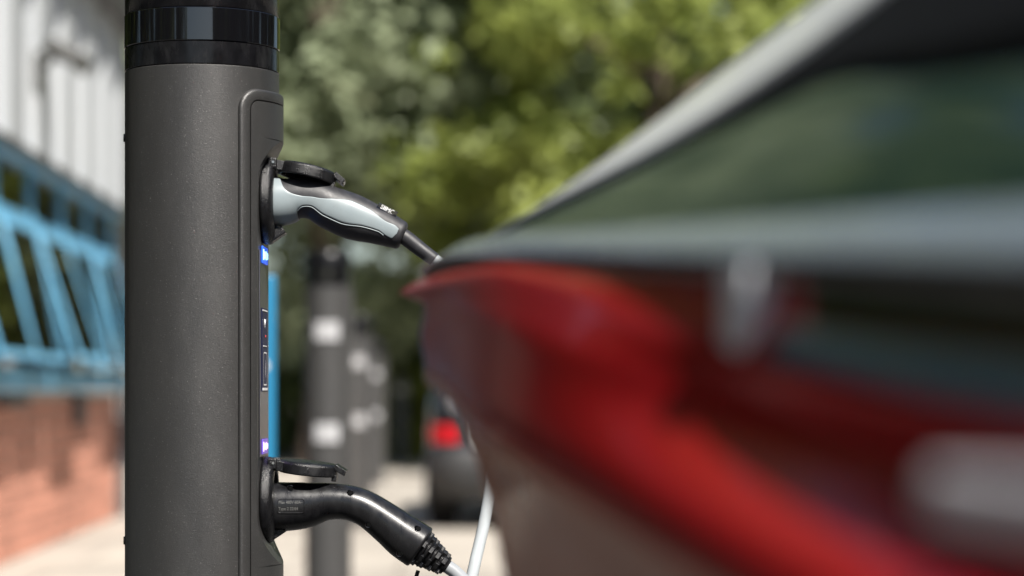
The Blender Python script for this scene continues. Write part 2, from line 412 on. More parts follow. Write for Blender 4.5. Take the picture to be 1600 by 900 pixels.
for zz in (.5, 1.5, 2.5, 3.3): dp.box(-.02, .08, Y1 + .015, Y1 + .105, zz, zz + .035)
dp.build('downpipe', M['dark_grey'], BLD)
# wall lamp with its bracket
lx, ly, lz = 0.065, 13.95, 2.78
lm = MB().tube([(lx, ly, lz), (lx + .05, ly, lz + .05), (lx + .10, ly, lz + .10)], .018, 10).box(lx - .02, lx + .015, ly - .07, ly + .07, lz - .12, lz + .12)
la = lm.build('wall_lamp', M['lamp_grey'], BLD, bevel=.004)
hd = MB(); c0 = Vector((lx + .17, ly, lz + .10))
hd.obox(c0, Vector((.11, 0, -.055)), Vector((0, .15, 0)), Vector((.022, 0, .045))); hd.build('lamp_housing', M['lamp_grey'], la, bevel=.02)
MB().obox(c0 + Vector((-.022, 0, -.046)), Vector((.09, 0, -.045)), Vector((0, .13, 0)), Vector((.002, 0, .004))).build('lamp_glass', M['lamp_clear'], la, smooth=0)
# vent and meter box on the brick
vt = MB()
vt.box(.001, .05, 12.95, 13.75, .855, .93)
vt.build('vent', M['dark_grey'], BLD, bevel=.006)
MB().box(.001, .045, 15.8, 16.15, .72, .935).build('meter_box', M['dark_grey'], BLD, bevel=.01)

# ------------------------------------------------------------------ trees
def crown_mesh(name, rx, ry, rz, zc, ncl, per, leaf, m, lean=0, holes=None, droop=0.0):
    cs = []
    while len(cs) < ncl:
        p = rng.normal(size=3); p /= np.linalg.norm(p); p *= (0.45 + 0.55 * rng.random() ** 0.5)
        wob = 1 + 0.18 * math.sin(5 * p[0] + 2) * math.cos(4 * p[2] + lean)
        cs.append((p[0] * rx * wob, p[1] * ry * wob, zc + p[2] * rz))
    cs = np.array(cs); rad = 0.32 + 0.38 * rng.random(ncl)
    P = np.repeat(cs, per, 0); rr = np.repeat(rad, per)
    d = rng.normal(size=P.shape); d /= np.linalg.norm(d, axis=1)[:, None]
    P = P + d * (rr * rng.random(len(P)) ** 0.45)[:, None] * np.array([1, 1, 0.75 + droop])
    n = d + rng.normal(size=d.shape) * 0.8 + np.array([0, 0, .5]); n /= np.linalg.norm(n, axis=1)[:, None]
    a = np.cross(n, rng.normal(size=n.shape)); a /= np.linalg.norm(a, axis=1)[:, None]; b_ = np.cross(n, a)
    sz = leaf * (0.6 + 0.8 * rng.random(len(P)))[:, None]
    V = np.stack([P - a * sz, P + b_ * sz * .55, P + a * sz, P - b_ * sz * .55], 1).reshape(-1, 3)
    me = bpy.data.meshes.new(name); N = len(P)
    me.vertices.add(4 * N); me.vertices.foreach_set('co', V.astype(np.float32).ravel())
    me.loops.add(4 * N); me.loops.foreach_set('vertex_index', np.arange(4 * N, dtype=np.int32))
    me.polygons.add(N); me.polygons.foreach_set('loop_start', np.arange(0, 4 * N, 4, dtype=np.int32))
    me.update(); me.validate(); me.materials.append(m)
    return me

def trunk_mesh(h, r, rx, zc, rz):
    mb = MB(); top = zc + rz * .5
    pts = [(0.06 * math.sin(i * 1.3), 0.05 * math.cos(i * 1.7), top * i / 7 - .05) for i in range(8)]
    mb.tube(pts, [r * (1 - .11 * i) * (1.35 if i == 0 else 1) for i in range(8)], 10)
    for k in range(7):
        z0 = zc - rz * .75 + rz * .16 * k; a = k * 2.4
        L = rx * .75
        q = [(0, 0, z0)] + [(math.cos(a) * L * t_ + .1 * math.sin(k + 3 * t_), math.sin(a) * L * t_, z0 + L * .55 * t_ ** .8) for t_ in (.25, .5, .75, 1)]
        mb.tube(q, [r * .45, r * .36, r * .27, r * .18, r * .07], 7)
    me = bpy.data.meshes.new('trunk'); me.from_pydata(mb.v, [], mb.f); me.update(); me.materials.append(M['bark'])
    return me

KIND = {
 'maple': (crown_mesh('crown', 3.1, 2.6, 3.6, 4.9, 150, 130, .10, M['maple']), trunk_mesh(6, .20, 3.1, 4.9, 3.6)),
 'willow': (crown_mesh('crown', 2.9, 2.4, 4.4, 5.6, 260, 160, .09, M['willow'], droop=.35), trunk_mesh(7, .22, 2.9, 5.6, 4.4)),
 'dark': (crown_mesh('crown', 3.4, 2.6, 4.2, 5.2, 170, 120, .11, M['dark_leaf']), trunk_mesh(7, .22, 3.4, 5.2, 4.2)),
 'shrub': (crown_mesh('crown', 1.25, .9, 1.0, 1.05, 42, 110, .07, M['dark_leaf']), trunk_mesh(1.2, .05, 1.2, 1.0, .9)),
 'lime': (crown_mesh('crown', .55, .5, .42, .55, 16, 100, .055, M['lime_leaf']), trunk_mesh(.6, .03, .5, .5, .4)),
}
def tree(kind, name, x, y, sc, rz, label, cat='tree', group=None):
    o = empty(name, (x, y, 0), rz); o.scale = (sc, sc, sc); tag(o, label, cat, group)
    link('trunk', KIND[kind][1], None, o); link('crown', KIND[kind][0], None, o)
    return o
G = 'trees behind the car park'
tree('willow', 'willow_tree', -2.3, 30.0, 1.22, .4, 'pale grey green tree rising just right of the charging post', group=G)
tree('willow', 'willow_tree', -5.4, 37.0, 1.6, 2.4, 'tall pale grey green tree at the back, behind the other pale tree', group=G)
tree('maple', 'leafy_tree', 1.7, 28.0, 1.0, .0, 'bright yellow green tree above the upper charging plug', group=G)
tree('maple', 'leafy_tree', 6.2, 32.0, 1.12, 2.1, 'yellow green tree half hidden by the sloping roof of the red car', group=G)
tree('dark', 'leafy_tree', .2, 43.0, 2.5, 1.0, 'dark green tree filling gaps between the pale and the bright tree', group=G)
tree('dark', 'leafy_tree', -10.5, 44.0, 2.5, 2.0, 'dark green tree behind the far end of the brick building', group=G)
tree('dark', 'leafy_tree', 12.0, 45.0, 2.5, 3.0, 'dark tree at the back behind the second yellow green tree', group=G)
tree('maple', 'leafy_tree', 13.0, 38.0, 1.5, 4.0, 'yellow green tree wholly behind the red car', group=G)
G2 = 'shrubs along the back of the car park'
tree('shrub', 'dark_shrub', -3.6, 33.5, 1.1, 0, 'dark shrub beside the blue sign panel', 'shrub', G2)
tree('shrub', 'dark_shrub', -2.2, 34.5, 1.3, 1, 'dark shrub behind the nearest of the far charging posts', 'shrub', G2)
tree('shrub', 'dark_shrub', -.7, 34.0, 1.15, 2, 'dark shrub left of the parked charcoal car', 'shrub', G2)
tree('shrub', 'dark_shrub', .9, 35.0, 1.3, 3, 'dark shrub behind the parked charcoal car', 'shrub', G2)
tree('lime', 'lime_shrub', -1.28, 32.2, 1.15, 0, 'small lime green shrub left of the red tail lamp', 'shrub')
# trees out of frame on the left, seen as reflections in the car
G3 = 'trees standing left of the car park'
for i, (x, y, k, s_) in enumerate([(-5.6, 7.6, 'dark', 1.25), (-6.8, 3.4, 'maple', 1.2), (-6.6, -1.2, 'dark', 1.3), (-13, 10.5, 'dark', 1.7), (-13, 17, 'dark', 1.6)]):
    tree(k, 'leafy_tree', x, y, s_, i * 1.3, 'leafy green tree standing left of the car park before the brick building', group=G3)
G4 = 'trees behind the viewer'  # out of view, added to darken reflections and hold back sky light
for i, (x, y, k, s_) in enumerate([(-11.5, -13, 'dark', 1.3), (9.2, -13, 'dark', 1.1), (13, -8, 'dark', 1.1), (14, -1, 'dark', 1.2), (13, 7, 'dark', 1.2), (14, 3, 'dark', 1.2), (14.5, -5, 'dark', 1.2), (16, -12, 'dark', 1.4), (11.5, -16.5, 'dark', 1.3), (-15.5, -11, 'dark', 1.4), (-8.8, -16.5, 'dark', 1.1), (14, 12, 'dark', 1.2), (16, 18, 'dark', 1.3)]):
    tree(k, 'leafy_tree', x, y, s_, i * 1.9, 'dark leafy tree standing across the car park', group=G4)

# low brick wall along the back
lw = empty('garden_wall', (0, 36.5, 0)); tag(lw, 'low brick wall along the back of the car park under the shrubs', 'wall')
wm = mat('far_brick', (0.40, 0.24, 0.175), .9, noise=(5, .2))
MB().box(-9, 14, -.11, .11, 0, .46).build('wall', wm, lw, smooth=0)
MB().box(-9, 14, -.14, .14, .46, .52).build('coping', M['mortar'], lw, bevel=.01)

# ------------------------------------------------------------------ blue sign behind the post
SD = 5.4
sg = empty('parking_sign', (px(386, 0, SD).x, SD, 0)); tag(sg, 'blue parking sign on a grey pole, mostly hidden behind the large charging post', 'sign')
zt_, zb_ = px(0, 430, SD).z, px(0, 733, SD).z; hw_ = 45.5 / FPX * SD
MB().box(-hw_, hw_, -.012, .0, zb_, zt_).build('sign_plate', M['blue_sign'], sg, bevel=.004)
MB().tube([(0, .032, 0), (0, .032, zt_ + .06)], .03, 20).build('pole', M['dark_grey'], sg)
MB().rings([[(hw_ - .026 + r_ * math.cos(2 * math.pi * j / 20), -.0122 - (.001 if r_ < .0125 else 0), px(0, 572, SD).z + r_ * math.sin(2 * math.pi * j / 20)) for j in range(20)] for r_ in (.013, .012)]).build('bolt_cover', M['white_plate'], sg)  # small white disc lying on the sign plate

# ------------------------------------------------------------------ far charging posts
def far_post(x, y, z, label):
    o = empty('charging_post', (x, y, z)); tag(o, label, 'charging post', 'charging posts in a row behind')
    return o
p0 = far_post(px(513, 0, 9.86).x, 9.86, 0.03, 'grey charging post with two white plates, nearest of the row behind')
r0 = .095
fs = [MB().lathe([(r0, -.3), (r0, 1.342)], 48).build('shaft', M['post_far'], p0),
      MB().lathe([(r0, 1.344), (r0, 1.370)], 48).build('collar', M['dark_plastic'], p0),
      MB().lathe([(r0 + .001, 1.372), (r0 + .001, 1.412)], 48).build('light_ring', M['gloss_black'], p0),
      MB().lathe([(r0, 1.414), (r0, 1.47), (r0 - .01, 1.485), (r0 - .03, 1.492)], 48).build('cap', M['dark_plastic'], p0)]
for zc in (1.16, .748):
    pts_o = [(a, r0 + .006) for a in np.linspace(-.52, .52, 13)]
    mb = MB(); ring = []
    for z in (zc - .038, zc + .038):
        ring.append([(math.sin(a) * r, -math.cos(a) * r, z) for a, r in pts_o] + [(math.sin(a) * (r0 - .002), -math.cos(a) * (r0 - .002), z) for a, r in pts_o[::-1]])
    mb.rings(ring); fs.append(mb.build('sign_plate', M['white_plate'], p0))
# socket housing facing right, as on the near post
hs = MB(); ring = []
for z in (.55, 1.31):
    an = np.linspace(-.95, .95, 15)
    ring.append([((r0 + .0055) * math.cos(a), (r0 + .0055) * math.sin(a), z) for a in an] + [((r0 - .004) * math.cos(a), (r0 - .004) * math.sin(a), z) for a in an[::-1]])
hs.rings(ring); fs.append(hs.build('faceplate', M['post_far'], p0))
for (pxx, d, dz, lab) in ((560, 16.9, -.01, 'grey charging post with white plates, second of the row behind'), (586, 24.3, -.05, 'grey charging post with white plates, third and smallest of the row behind')):
    q = far_post(px(pxx, 0, d).x, d, dz, lab)
    for ch in fs:
        c = ch.copy(); C.objects.link(c); c.parent = q
bo = empty('bollard', (px(627, 0, 31).x, 31, 0)); tag(bo, 'thin dark bollard far behind the charging posts', 'bollard')
MB().lathe([(.07, -.2), (.07, 1.08), (.06, 1.12), (.02, 1.14)], 24).build('bollard_shaft', M['dark_grey'], bo)
MB().lathe([(.0725, .92), (.0725, 1.0)], 24).build('band', M['white_plate'], bo)

# ------------------------------------------------------------------ near charging post
PX, PY = -0.3843, 3.0
POST = empty('charging_post', (PX, PY, 0)); tag(POST, 'large dark grey charging post with two plugs in its sockets', 'charging post')
SEG = 160
MB().lathe([(r0 - .004, 1.3426), (r0 - .0006, 1.3432), (r0, 1.3438), (r0, 1.3700), (r0 - .0008, 1.3706)], SEG).build('collar', M['dark_plastic'], POST)
MB().lathe([(r0 - .004, 1.3707), (r0 + .0002, 1.3712), (r0 + .0008, 1.372), (r0 + .0008, 1.4105), (r0 + .0002, 1.4112)], SEG).build('light_ring', M['gloss_black'], POST)
MB().lathe([(r0 - .004, 1.4113), (r0 - .0006, 1.412), (r0, 1.413), (r0, 1.462), (r0 - .004, 1.474), (r0 - .014, 1.484), (r0 - .035, 1.490), (.01, 1.492)], SEG).build('cap', M['dark_plastic'], POST)
for z in (1.261, .765):
    a = R(180 + 13); rv = MB().tube([(r0 * math.cos(a) * .97, r0 * math.sin(a) * .97, z), (r0 * math.cos(a) * 1.018, r0 * math.sin(a) * 1.018, z)], .005, 12)
    rv.build('rivet', M['dark_plastic'], POST)
# faceplate: bent round the +X side, +-56 degrees, cut flat between the sockets
RO = r0 + .0055
HALF = R(56) * r0                     # half arc length
ZTOP, ZBOT = 1.3165, 0.50
def flat_c(z):                        # x of the flat cut as a function of height
    up0, up1 = 1.258, 1.205           # ramp at the top (full -> flat)
    lo0, lo1 = 0.735, 0.795
    if z >= up0 or z <= lo0: return 1.0
    if up1 <= z: t_ = (up0 - z) / (up0 - up1); return .1008 - (.1008 - .0755) * math.sin(t_ * math.pi / 2) ** .9
    if z <= lo1: t_ = (z - lo0) / (lo1 - lo0); return .1008 - (.1008 - .0755) * math.sin(t_ * math.pi / 2) ** .9
    return .0755
def fp_pt(s, z, proud):
    a = s / r0; r = r0 + proud
    return (r * math.cos(a), r * math.sin(a), z)
def rrect(inset, n=14):
    rad = max(.027 - inset, .002); hw = HALF - inset; zt, zb = ZTOP - inset, ZBOT + inset
    pts = []
    for (cx, cz, a0) in ((hw - rad, zt - rad, 0), (-hw + rad, zt - rad, 90), (-hw + rad, zb + rad, 180), (hw - rad, zb + rad, 270)):
        for k in range(n + 1):
            a = R(a0 + 90 * k / n); pts.append((cx + rad * math.cos(a), cz + rad * math.sin(a)))
    # subdivide the straight runs so that they bend round the post
    out = []
    for i, p in enumerate(pts):
        q = pts[(i + 1) % len(pts)]; out.append(p)
        L = math.hypot(q[0] - p[0], q[1] - p[1])
        if L > .02:
            for k in range(1, 24): out.append((p[0] + (q[0] - p[0]) * k / 24, p[1] + (q[1] - p[1]) * k / 24))
    return out
mb = MB()
mb.rings([[fp_pt(s, z, pr) for s, z in rrect(ins)] for ins, pr in ((0, -.004), (0, .0012), (.0004, .0030), (.0012, .0043), (.0024, .0051), (.0040, .0055), (.0130, .0055), (.0136, .0052), (.0140, .0040), (.0140, -.004))], True, False)
mb.build('faceplate_rim', M['post'], POST, smooth=50)
# inner plate
INS = .0150
zt, zb = ZTOP - INS, ZBOT + INS; rad = .027 - INS; hw0 = HALF - INS
zs = sorted(set([round(z, 5) for z in np.r_[np.linspace(zb, .73, 10), np.linspace(.73, .80, 60), np.linspace(.80, 1.20, 12), np.linspace(1.20, 1.262, 60), np.linspace(1.262, zt - rad, 5), zt - rad + rad * np.sin(np.linspace(0, math.pi / 2, 14))]]))
NC = 90
def row(z, proud, ins=0):
    h = hw0 - ins
    if z > zt - rad: h = hw0 - ins - rad + math.sqrt(max(rad * rad - (z - zt + rad) ** 2, 0))
    out = []; c = flat_c(z); amax = h / r0
    # columns concentrated so that a column pair straddles the cut edge
    ac = math.acos(min(1, c / RO)) if c < RO else None
    ts = np.linspace(-1, 1, NC)
    an = ts * amax
    if ac:
        k0 = 20
        an = np.r_[np.linspace(-amax, -ac, k0), np.linspace(-ac, ac, NC - 2 * k0 + 2)[1:-1], np.linspace(ac, amax, k0)]
    for a in an:
        r = r0 + proud; x = r * math.cos(a); y = r * math.sin(a)
        if ac and abs(a) < ac: x = min(x, c)
        out.append((x, y, z))
    return out
sr = []
for z in [-.3, .4] + zs + [1.33, 1.3415, 1.3425]:
    rr_ = r0 - .0008 if z > 1.342 else r0; c_ = flat_c(z) - .0015
    sr.append([(min(rr_ * math.cos(2 * math.pi * j / 240), c_), rr_ * math.sin(2 * math.pi * j / 240), z) for j in range(240)])
MB().rings(sr).build('shaft', M['post'], POST, smooth=30)
G_ = [row(z, .0054) for z in zs]
v = [p for r_ in G_ for p in r_]; f = []
for i in range(len(zs) - 1):
    for j in range(NC - 1):
        a = i * NC + j; f.append((a, a + 1, a + NC + 1, a + NC))
# skirt
per = [(0, j) for j in range(NC)] + [(i, NC - 1) for i in range(1, len(zs))] + [(len(zs) - 1, j) for j in range(NC - 2, -1, -1)] + [(i, 0) for i in range(len(zs) - 2, 0, -1)]
nb = len(v)
for (i, j) in per:
    x, y, z = G_[i][j]; r = math.hypot(x, y); k = (r0 - .004) / r if r > r0 - .004 else 1
    v.append((x * k, y * k, z))
for k in range(len(per)):
    a = per[k][0] * NC + per[k][1]; b_ = per[(k + 1) % len(per)][0] * NC + per[(k + 1) % len(per)][1]
    f.append((b_, a, nb + k, nb + (k + 1) % len(per)))
mk('faceplate', v, f, M['post'], POST, 30)
# flat plate between the sockets with the display label and the status lamps
XF = .0757
MB().box(XF, XF + .0012, -.052, .052, .868, 1.122).build('display_plate', M['flat_plate'], POST, bevel=.0006)
XP = XF + .0012
Zp = lambda y, d=2.97: CAMZ + (610 - y) / FPX * d
def facing(name, y0, y1, z0, z1, m, parent, th=.0005, x=XP):
    return MB().box(x + .0002, x + .0002 + th, y0, y1, z0, z1).build(name, m, parent, smooth=0)
lab = facing('display', -.036, .030, Zp(612), Zp(481), M['navy_label'], POST, .0009)
XL = XP + .0010
facing('line', -.032, .024, Zp(485.5), Zp(483.5), M['white_print'], lab, x=XL); facing('line', -.024, .016, Zp(541), Zp(539.5), M['white_print'], lab, x=XL)
facing('line', -.032, .024, Zp(610), Zp(606), M['white_print'], lab, x=XL)
def text_on_face(body, size, y, z, m, parent, sx=1.0):
    me = text_mesh(body, size)
    for vv in me.vertices:
        c = vv.co.copy(); vv.co = (XL + .0004 + c.z, y + c.x * sx, z + c.y)
    return link('lettering', me, m, parent)
text_on_face('EV', .015, -.004, Zp(505), M['white_print'], lab)
text_on_face('on', .007, .004, Zp(524), M['red_print'], lab)
# contactless card outline and card
mb = MB(); zc, hz, hy = Zp(576), .0165, .022
outl = []
for ins in (0, .0013):
    ring = []
    for (cy, cz, a0) in ((hy - .008, hz - .008, 0), (-hy + .008, hz - .008, 90), (-hy + .008, -hz + .008, 180), (hy - .008, -hz + .008, 270)):
        for k in range(6):
            a = R(a0 + 18 * k); rr_ = .008 - ins; ring.append((XL + .0006, -.004 + cy + rr_ * math.cos(a), zc + (cz + rr_ * math.sin(a)) * 1.25))
    outl.append(ring)
mb.rings(outl, True, False); mb.build('icon', M['white_print'], lab, smooth=0)
for k in range(3):
    mb = MB(); rr_ = .005 + .0042 * k
    mb.rings([[(XL + .0007, -.010 + r_ * math.cos(R(a)), zc + r_ * math.sin(R(a))) for a in range(-48, 49, 12)] for r_ in (rr_, rr_ + .0013)], False, False)
    mb.build('wave_mark', M['white_print'], lab, smooth=0)
for (ya, yb, mA, mB) in ((384, 411, 'led_blue', 'led_white'), (686, 710, 'led_violet', 'led_violet_white')):
    l_ = MB().box(XP + .0002, XP + .002, -.036, .026, Zp(yb), Zp(ya)).build('status_lamp', M[mA], POST, bevel=.0015)
    for k in range(4):
        yy = -.028 + k * .0155; hz_ = (.62, .42, .5, .36)[k] * (yb - ya) / 2 / FPX * 2.97
        MB().box(XP + .002, XP + .0026, yy - .0035, yy + .0035, (Zp(ya) + Zp(yb)) / 2 - hz_, (Zp(ya) + Zp(yb)) / 2 + hz_).build('light_bar', M[mB], l_, smooth=0)

# sockets with hinged lids
def socket(zc, lid_tilt, lid_roll):
    so = MB()
    rf = .0525; prof = [(.036, 0), (rf - .002, 0), (rf, .002), (rf, .009), (rf - .002, .0125), (rf - .006, .0150), (rf - .010, .0160), (.036, .0160)]
    rings = []
    for r_, x_ in prof:
        rings.append([(XF + x_, r_ * math.cos(2 * math.pi * j / 72), zc + r_ * 1.02 * math.sin(2 * math.pi * j / 72)) for j in range(72)])
    so.rings(rings + [rings[0]], True, False)
    # hinge lugs at the top and a latch nose below
    for yy in (-.024, .024): so.obox((XF + .0135, yy, zc + .0455), (.0055, 0, 0), (0, .005, 0), (0, 0, .0065))
    so.obox((XF + .017, 0, zc - .0405), (.009, 0, .006), (0, .013, 0), (-.003, 0, .0045))
    sk = so.build('socket', M['grain_black'], POST, smooth=40, bevel=.0012)
    MB().tube([(XF + .0150, -.0300, zc + .0465), (XF + .0150, .0300, zc + .0465)], .0017, 14).build('hinge_pin', M['steel'], sk)
    MB().rings([[(XF + .004, .036 * math.cos(R(5 * j)), zc + .036 * math.sin(R(5 * j))) for j in range(72)], [(XF + .012, .0355 * math.cos(R(5 * j)), zc + .0355 * math.sin(R(5 * j))) for j in range(72)]]).build('socket_face', M['gloss_black'], sk)
    # lid: shallow round cup, open, standing out from the post over the plug
    L = MB(); rl = .0365
    prof = [(.001, .0066), (.020, .0068), (.028, .0064), (.033, .0058), (rl - .0014, .0046), (rl, .0024), (rl, -.0086), (rl - .0012, -.0096), (.0325, -.0096), (.0325, -.001), (.001, -.001)]
    L.rings([[(.040 + r_ * math.cos(2 * math.pi * j / 64), r_ * math.sin(2 * math.pi * j / 64), z_) for j in range(64)] for r_, z_ in prof], True, False)
    for yy in (-.015, .015): L.obox((.004, yy, -.002), (.008, 0, 0), (0, .006, 0), (0, 0, .0060))
    L.obox((.0800, 0, .0002), (.0070, 0, -.0034), (0, .013, 0), (.0010, 0, .0034))   # finger tab
    L.obox((.0735, 0, -.0105), (.0030, 0, 0), (0, .012, 0), (0, 0, .0040))          # catch
    ld = L.build('lid', M['grain_black'], sk, smooth=40, bevel=.0008)
    ld.location = (XF + .0165, 0, zc + .0455); ld.rotation_euler = (lid_roll, lid_tilt, 0)
    return sk
Z1 = CAMZ + (610 - 315) / FPX * 3.0; Z2 = CAMZ + (610 - 781) / FPX * 3.0
socket(Z1, R(13), R(-4)); socket(Z2, R(6), R(2))

# ------------------------------------------------------------------ plugs
def c4(x, y): return (360 + x / 2.811, 120 + y / 2.8125)
def c6(x, y): return (360 + x / 3.75, 660 + y / 3.75)
K = 3.0 / FPX
class Loft:
    def __init__(s, st, n, ex):           # st: (photo x, photo y, half height px, half width m)
        P = catmull(st, n); s.n = n; s.ex = ex
        s.c = np.stack([(P[:, 0] - 800) * K, CAMZ - (P[:, 1] - 610) * K], 1); s.hh = P[:, 2] * K; s.hw = P[:, 3]
        t_ = np.gradient(s.c, axis=0); t_ /= np.linalg.norm(t_, axis=1)[:, None]; s.t = t_
        s.nrm = np.stack([-t_[:, 1], t_[:, 0]], 1)
        s.L = np.r_[0, np.cumsum(np.linalg.norm(np.diff(s.c, axis=0), axis=1))]
    def pt(s, i, th, grow=0.0, sh=1.0):
        ct, st_ = math.cos(th), math.sin(th); e = 2 / s.ex
        u = math.copysign(abs(st_) ** e, st_) * (s.hh[i] + grow) * sh; w_ = -math.copysign(abs(ct) ** e, ct) * (s.hw[i] + grow) * sh
        x, z = s.c[i] + s.nrm[i] * u
        return (x, PY + w_, z)
    def ring(s, i, seg=72, grow=0, sh=1.0): return [s.pt(i, 2 * math.pi * j / seg, grow, sh) for j in range(seg)]
    def surf(s, x, z, off=0.0):           # point on the camera side of the surface over (x, z)
        d = (s.c[:, 0] - x) ** 2 + (s.c[:, 1] - z) ** 2; i = int(np.argmin(d))
        f_ = np.dot(np.array([x, z]) - s.c[i], s.nrm[i]) / s.hh[i]; f_ = max(-.94, min(.94, f_))
        w_ = s.hw[i] * (1 - abs(f_) ** s.ex) ** (1 / s.ex)
        return Vector((x, PY - w_ - off, z))
    def closed(s, a, b, seg=72, round0=0, round1=0, grow=0):
        rs = []
        if round0: 
            for k in range(4): rs.append(s.ring(a, seg, grow - round0 * (1 - math.sin(k / 4 * math.pi / 2))))
        for i in range(a, b + 1): rs.append(s.ring(i, seg, grow))
        if round1:
            for k in range(1, 6):
                q = s.ring(b, seg, grow - round1 * (1 - math.cos(k / 5 * math.pi / 2)))
                dx, dz = s.t[b] * round1 * math.sin(k / 5 * math.pi / 2)
                rs.append([(x + dx, y, z + dz) for x, y, z in q])
        return rs
def cable_curve(pts, r, name, m, parent, seg=20):
    P = catmull(np.array([[p.x, p.z, p.y] for p in pts]), 90)
    return MB().tube([(a, c, b_) for a, b_, c in P], r, seg).build(name, m, parent)

# upper plug ---------------------------------------------------------------
UP = empty('charging_cable', (0, 0, 0)); tag(UP, 'white charging cable with a two tone grey and black plug in the upper socket', 'charging cable', 'charging cables')
st = [(*c4(160, 550), 37.6, .0300), (*c4(210, 549), 37.4, .0300), (*c4(245, 546), 36.2, .0295), (*c4(300, 534), 31.5, .0285), (*c4(370, 541), 31.5, .0275), (*c4(440, 576), 34.0, .0275), (*c4(540, 617), 35.5, .0270), (*c4(640, 652), 30.0, .0245), (*c4(742, 694), 23.0, .0205)]
lo = Loft(st, 170, 2.25)
xs_c = lambda cx: int(np.argmin(np.abs(lo.c[:, 0] - (c4(cx, 0)[0] - 800) * K)))
i_col = xs_c(282)
mb = MB().rings(lo.closed(0, 169, 72, 0, .006)); mb.build('grip', M['grip_rubber'], UP, smooth=60)
# grey collar (whole ring) and side inlays lying flush, 0.5 mm proud
fu = ([160, 225, 240, 270, 300, 330, 380, 440, 520, 600, 680, 715, 735], [1, 1, .80, .30, .08, .02, .08, .38, .60, .56, .36, .40, .30])
fl = ([160, 278, 290, 330, 380, 440, 500, 600, 660, 700, 722, 735], [-1, -1, -.72, -.42, -.36, -.42, -.42, -.26, -.25, -.40, -.45, -.05])
st_x = [(x / K + 800 - 360) * 2.811 for x in lo.c[:, 0]]
idx = [i for i in range(170) if st_x[i] <= 737]
def inlay(side):
    rows = []
    for i in idx:
        a, b_ = smooth1(*fu, st_x[i]), smooth1(*fl, st_x[i]); b_ = min(b_, a - .002)
        e = lo.ex / 2
        ta = math.asin(max(-1, min(1, math.copysign(abs(a) ** e, a)))); tb = math.asin(max(-1, min(1, math.copysign(abs(b_) ** e, b_))))
        ths = np.linspace(tb, ta, 25)
        line = [lo.pt(i, tb, -.0012)] + [lo.pt(i, th, .0006 if 0 < k < 24 else .0002) for k, th in enumerate(ths)] + [lo.pt(i, ta, -.0012)]
        if side < 0: line = [(x, 2 * PY - y, z) for x, y, z in line]
        rows.append(line)
    return MB().rings(rows, False, False)
for sd in (1, -1): inlay(sd).build('side_inlay', M['inlay_grey'], UP, smooth=60)
# thin grey beading under the near inlay
bead = []
for i in idx:
    if 300 < st_x[i] < 690:
        b_ = smooth1(*fl, st_x[i]) - .075; e = lo.ex / 2
        bead.append(Vector(lo.pt(i, math.asin(math.copysign(abs(b_) ** e, b_)), .0000)))
MB().tube(bead, .0007, 6).build('beading', M['inlay_grey'], UP)
# collar lower half-ring
crings = []
for i in range(0, xs_c(278)):
    crings.append([lo.pt(i, th, .0006) for th in np.linspace(-math.pi / 2 - .9, -math.pi / 2 + .9, 25)])
MB().rings(crings, False, False).build('collar', M['inlay_grey'], UP, smooth=60)
# lettering on the grip
c_a, c_b = c4(650, 566), c4(733, 608)
A = Vector(((c_a[0] - 800) * K, 0, CAMZ - (c_a[1] - 610) * K)); B = Vector(((c_b[0] - 800) * K, 0, CAMZ - (c_b[1] - 610) * K))
ud = (B - A).normalized(); vd = Vector((-ud.z, 0, ud.x)); mid = (A + B) / 2
bmk = MB().rings([[(mid + ud * sx * (.0130 - r_) + vd * sz * (.0042 - r_)) for sx, sz in ((-1, -1), (1, -1), (1, 1), (-1, 1))] for r_ in (0,)], True, False)
v = []; 
for p in np.linspace(-1, 1, 13):
    for q in np.linspace(-1, 1, 7):
        w_ = mid + ud * (p * .0132) + vd * (q * .0036); v.append(lo.surf(w_.x, w_.z, .0004))
f = [(i * 7 + j, (i + 1) * 7 + j, (i + 1) * 7 + j + 1, i * 7 + j + 1) for i in range(12) for j in range(6)]
lp = mk('logo_patch', v, f, M['gloss_black'], UP)
me = text_mesh('SIIMC', .0078)
for vv in me.vertices:
    w_ = mid + ud * vv.co.x * .95 + vd * vv.co.y; vv.co = lo.surf(w_.x, w_.z, .0006 + vv.co.z * .3)
link('lettering', me, M['white_print'], lp)
# boot and cord
bp = [(*c4(735, 690), 12.5, 0), (*c4(770, 708), 12.3, 0), (*c4(840, 762), 11.6, 0), (*c4(897, 804), 10.8, 0)]
P = catmull(bp, 24); pts = [Vector(((a - 800) * K, PY, CAMZ - (b_ - 610) * K)) for a, b_, _, _ in P]
MB().tube(pts, list(P[:, 2] * K), 32).build('boot', M['grip_rubber'], UP)
def q(x, y, d=3.0): return Vector(((x - 800) / FPX * d, d, CAMZ - (y - 610) / FPX * d))
cord = [q(*c4(885, 795)), q(698, 422), q(733, 478, 3.01), q(763, 570, 3.03), q(771, 660, 3.04), q(768, 745, 3.05), q(757, 815, 3.05), q(742, 880, 3.04), q(728, 950, 3.03), q(716, 1060, 3.0), q(712, 1400, 2.98)]
end = Vector((cord[-1].x + .01, 2.96, .06))
cord += [end, end + Vector((.05, -.06, -.05)), end + Vector((.16, -.2, -.052)), end + Vector((.5, -.5, -.052))]
cable_curve(cord, .0076, 'cord', M['cable_white'], UP)

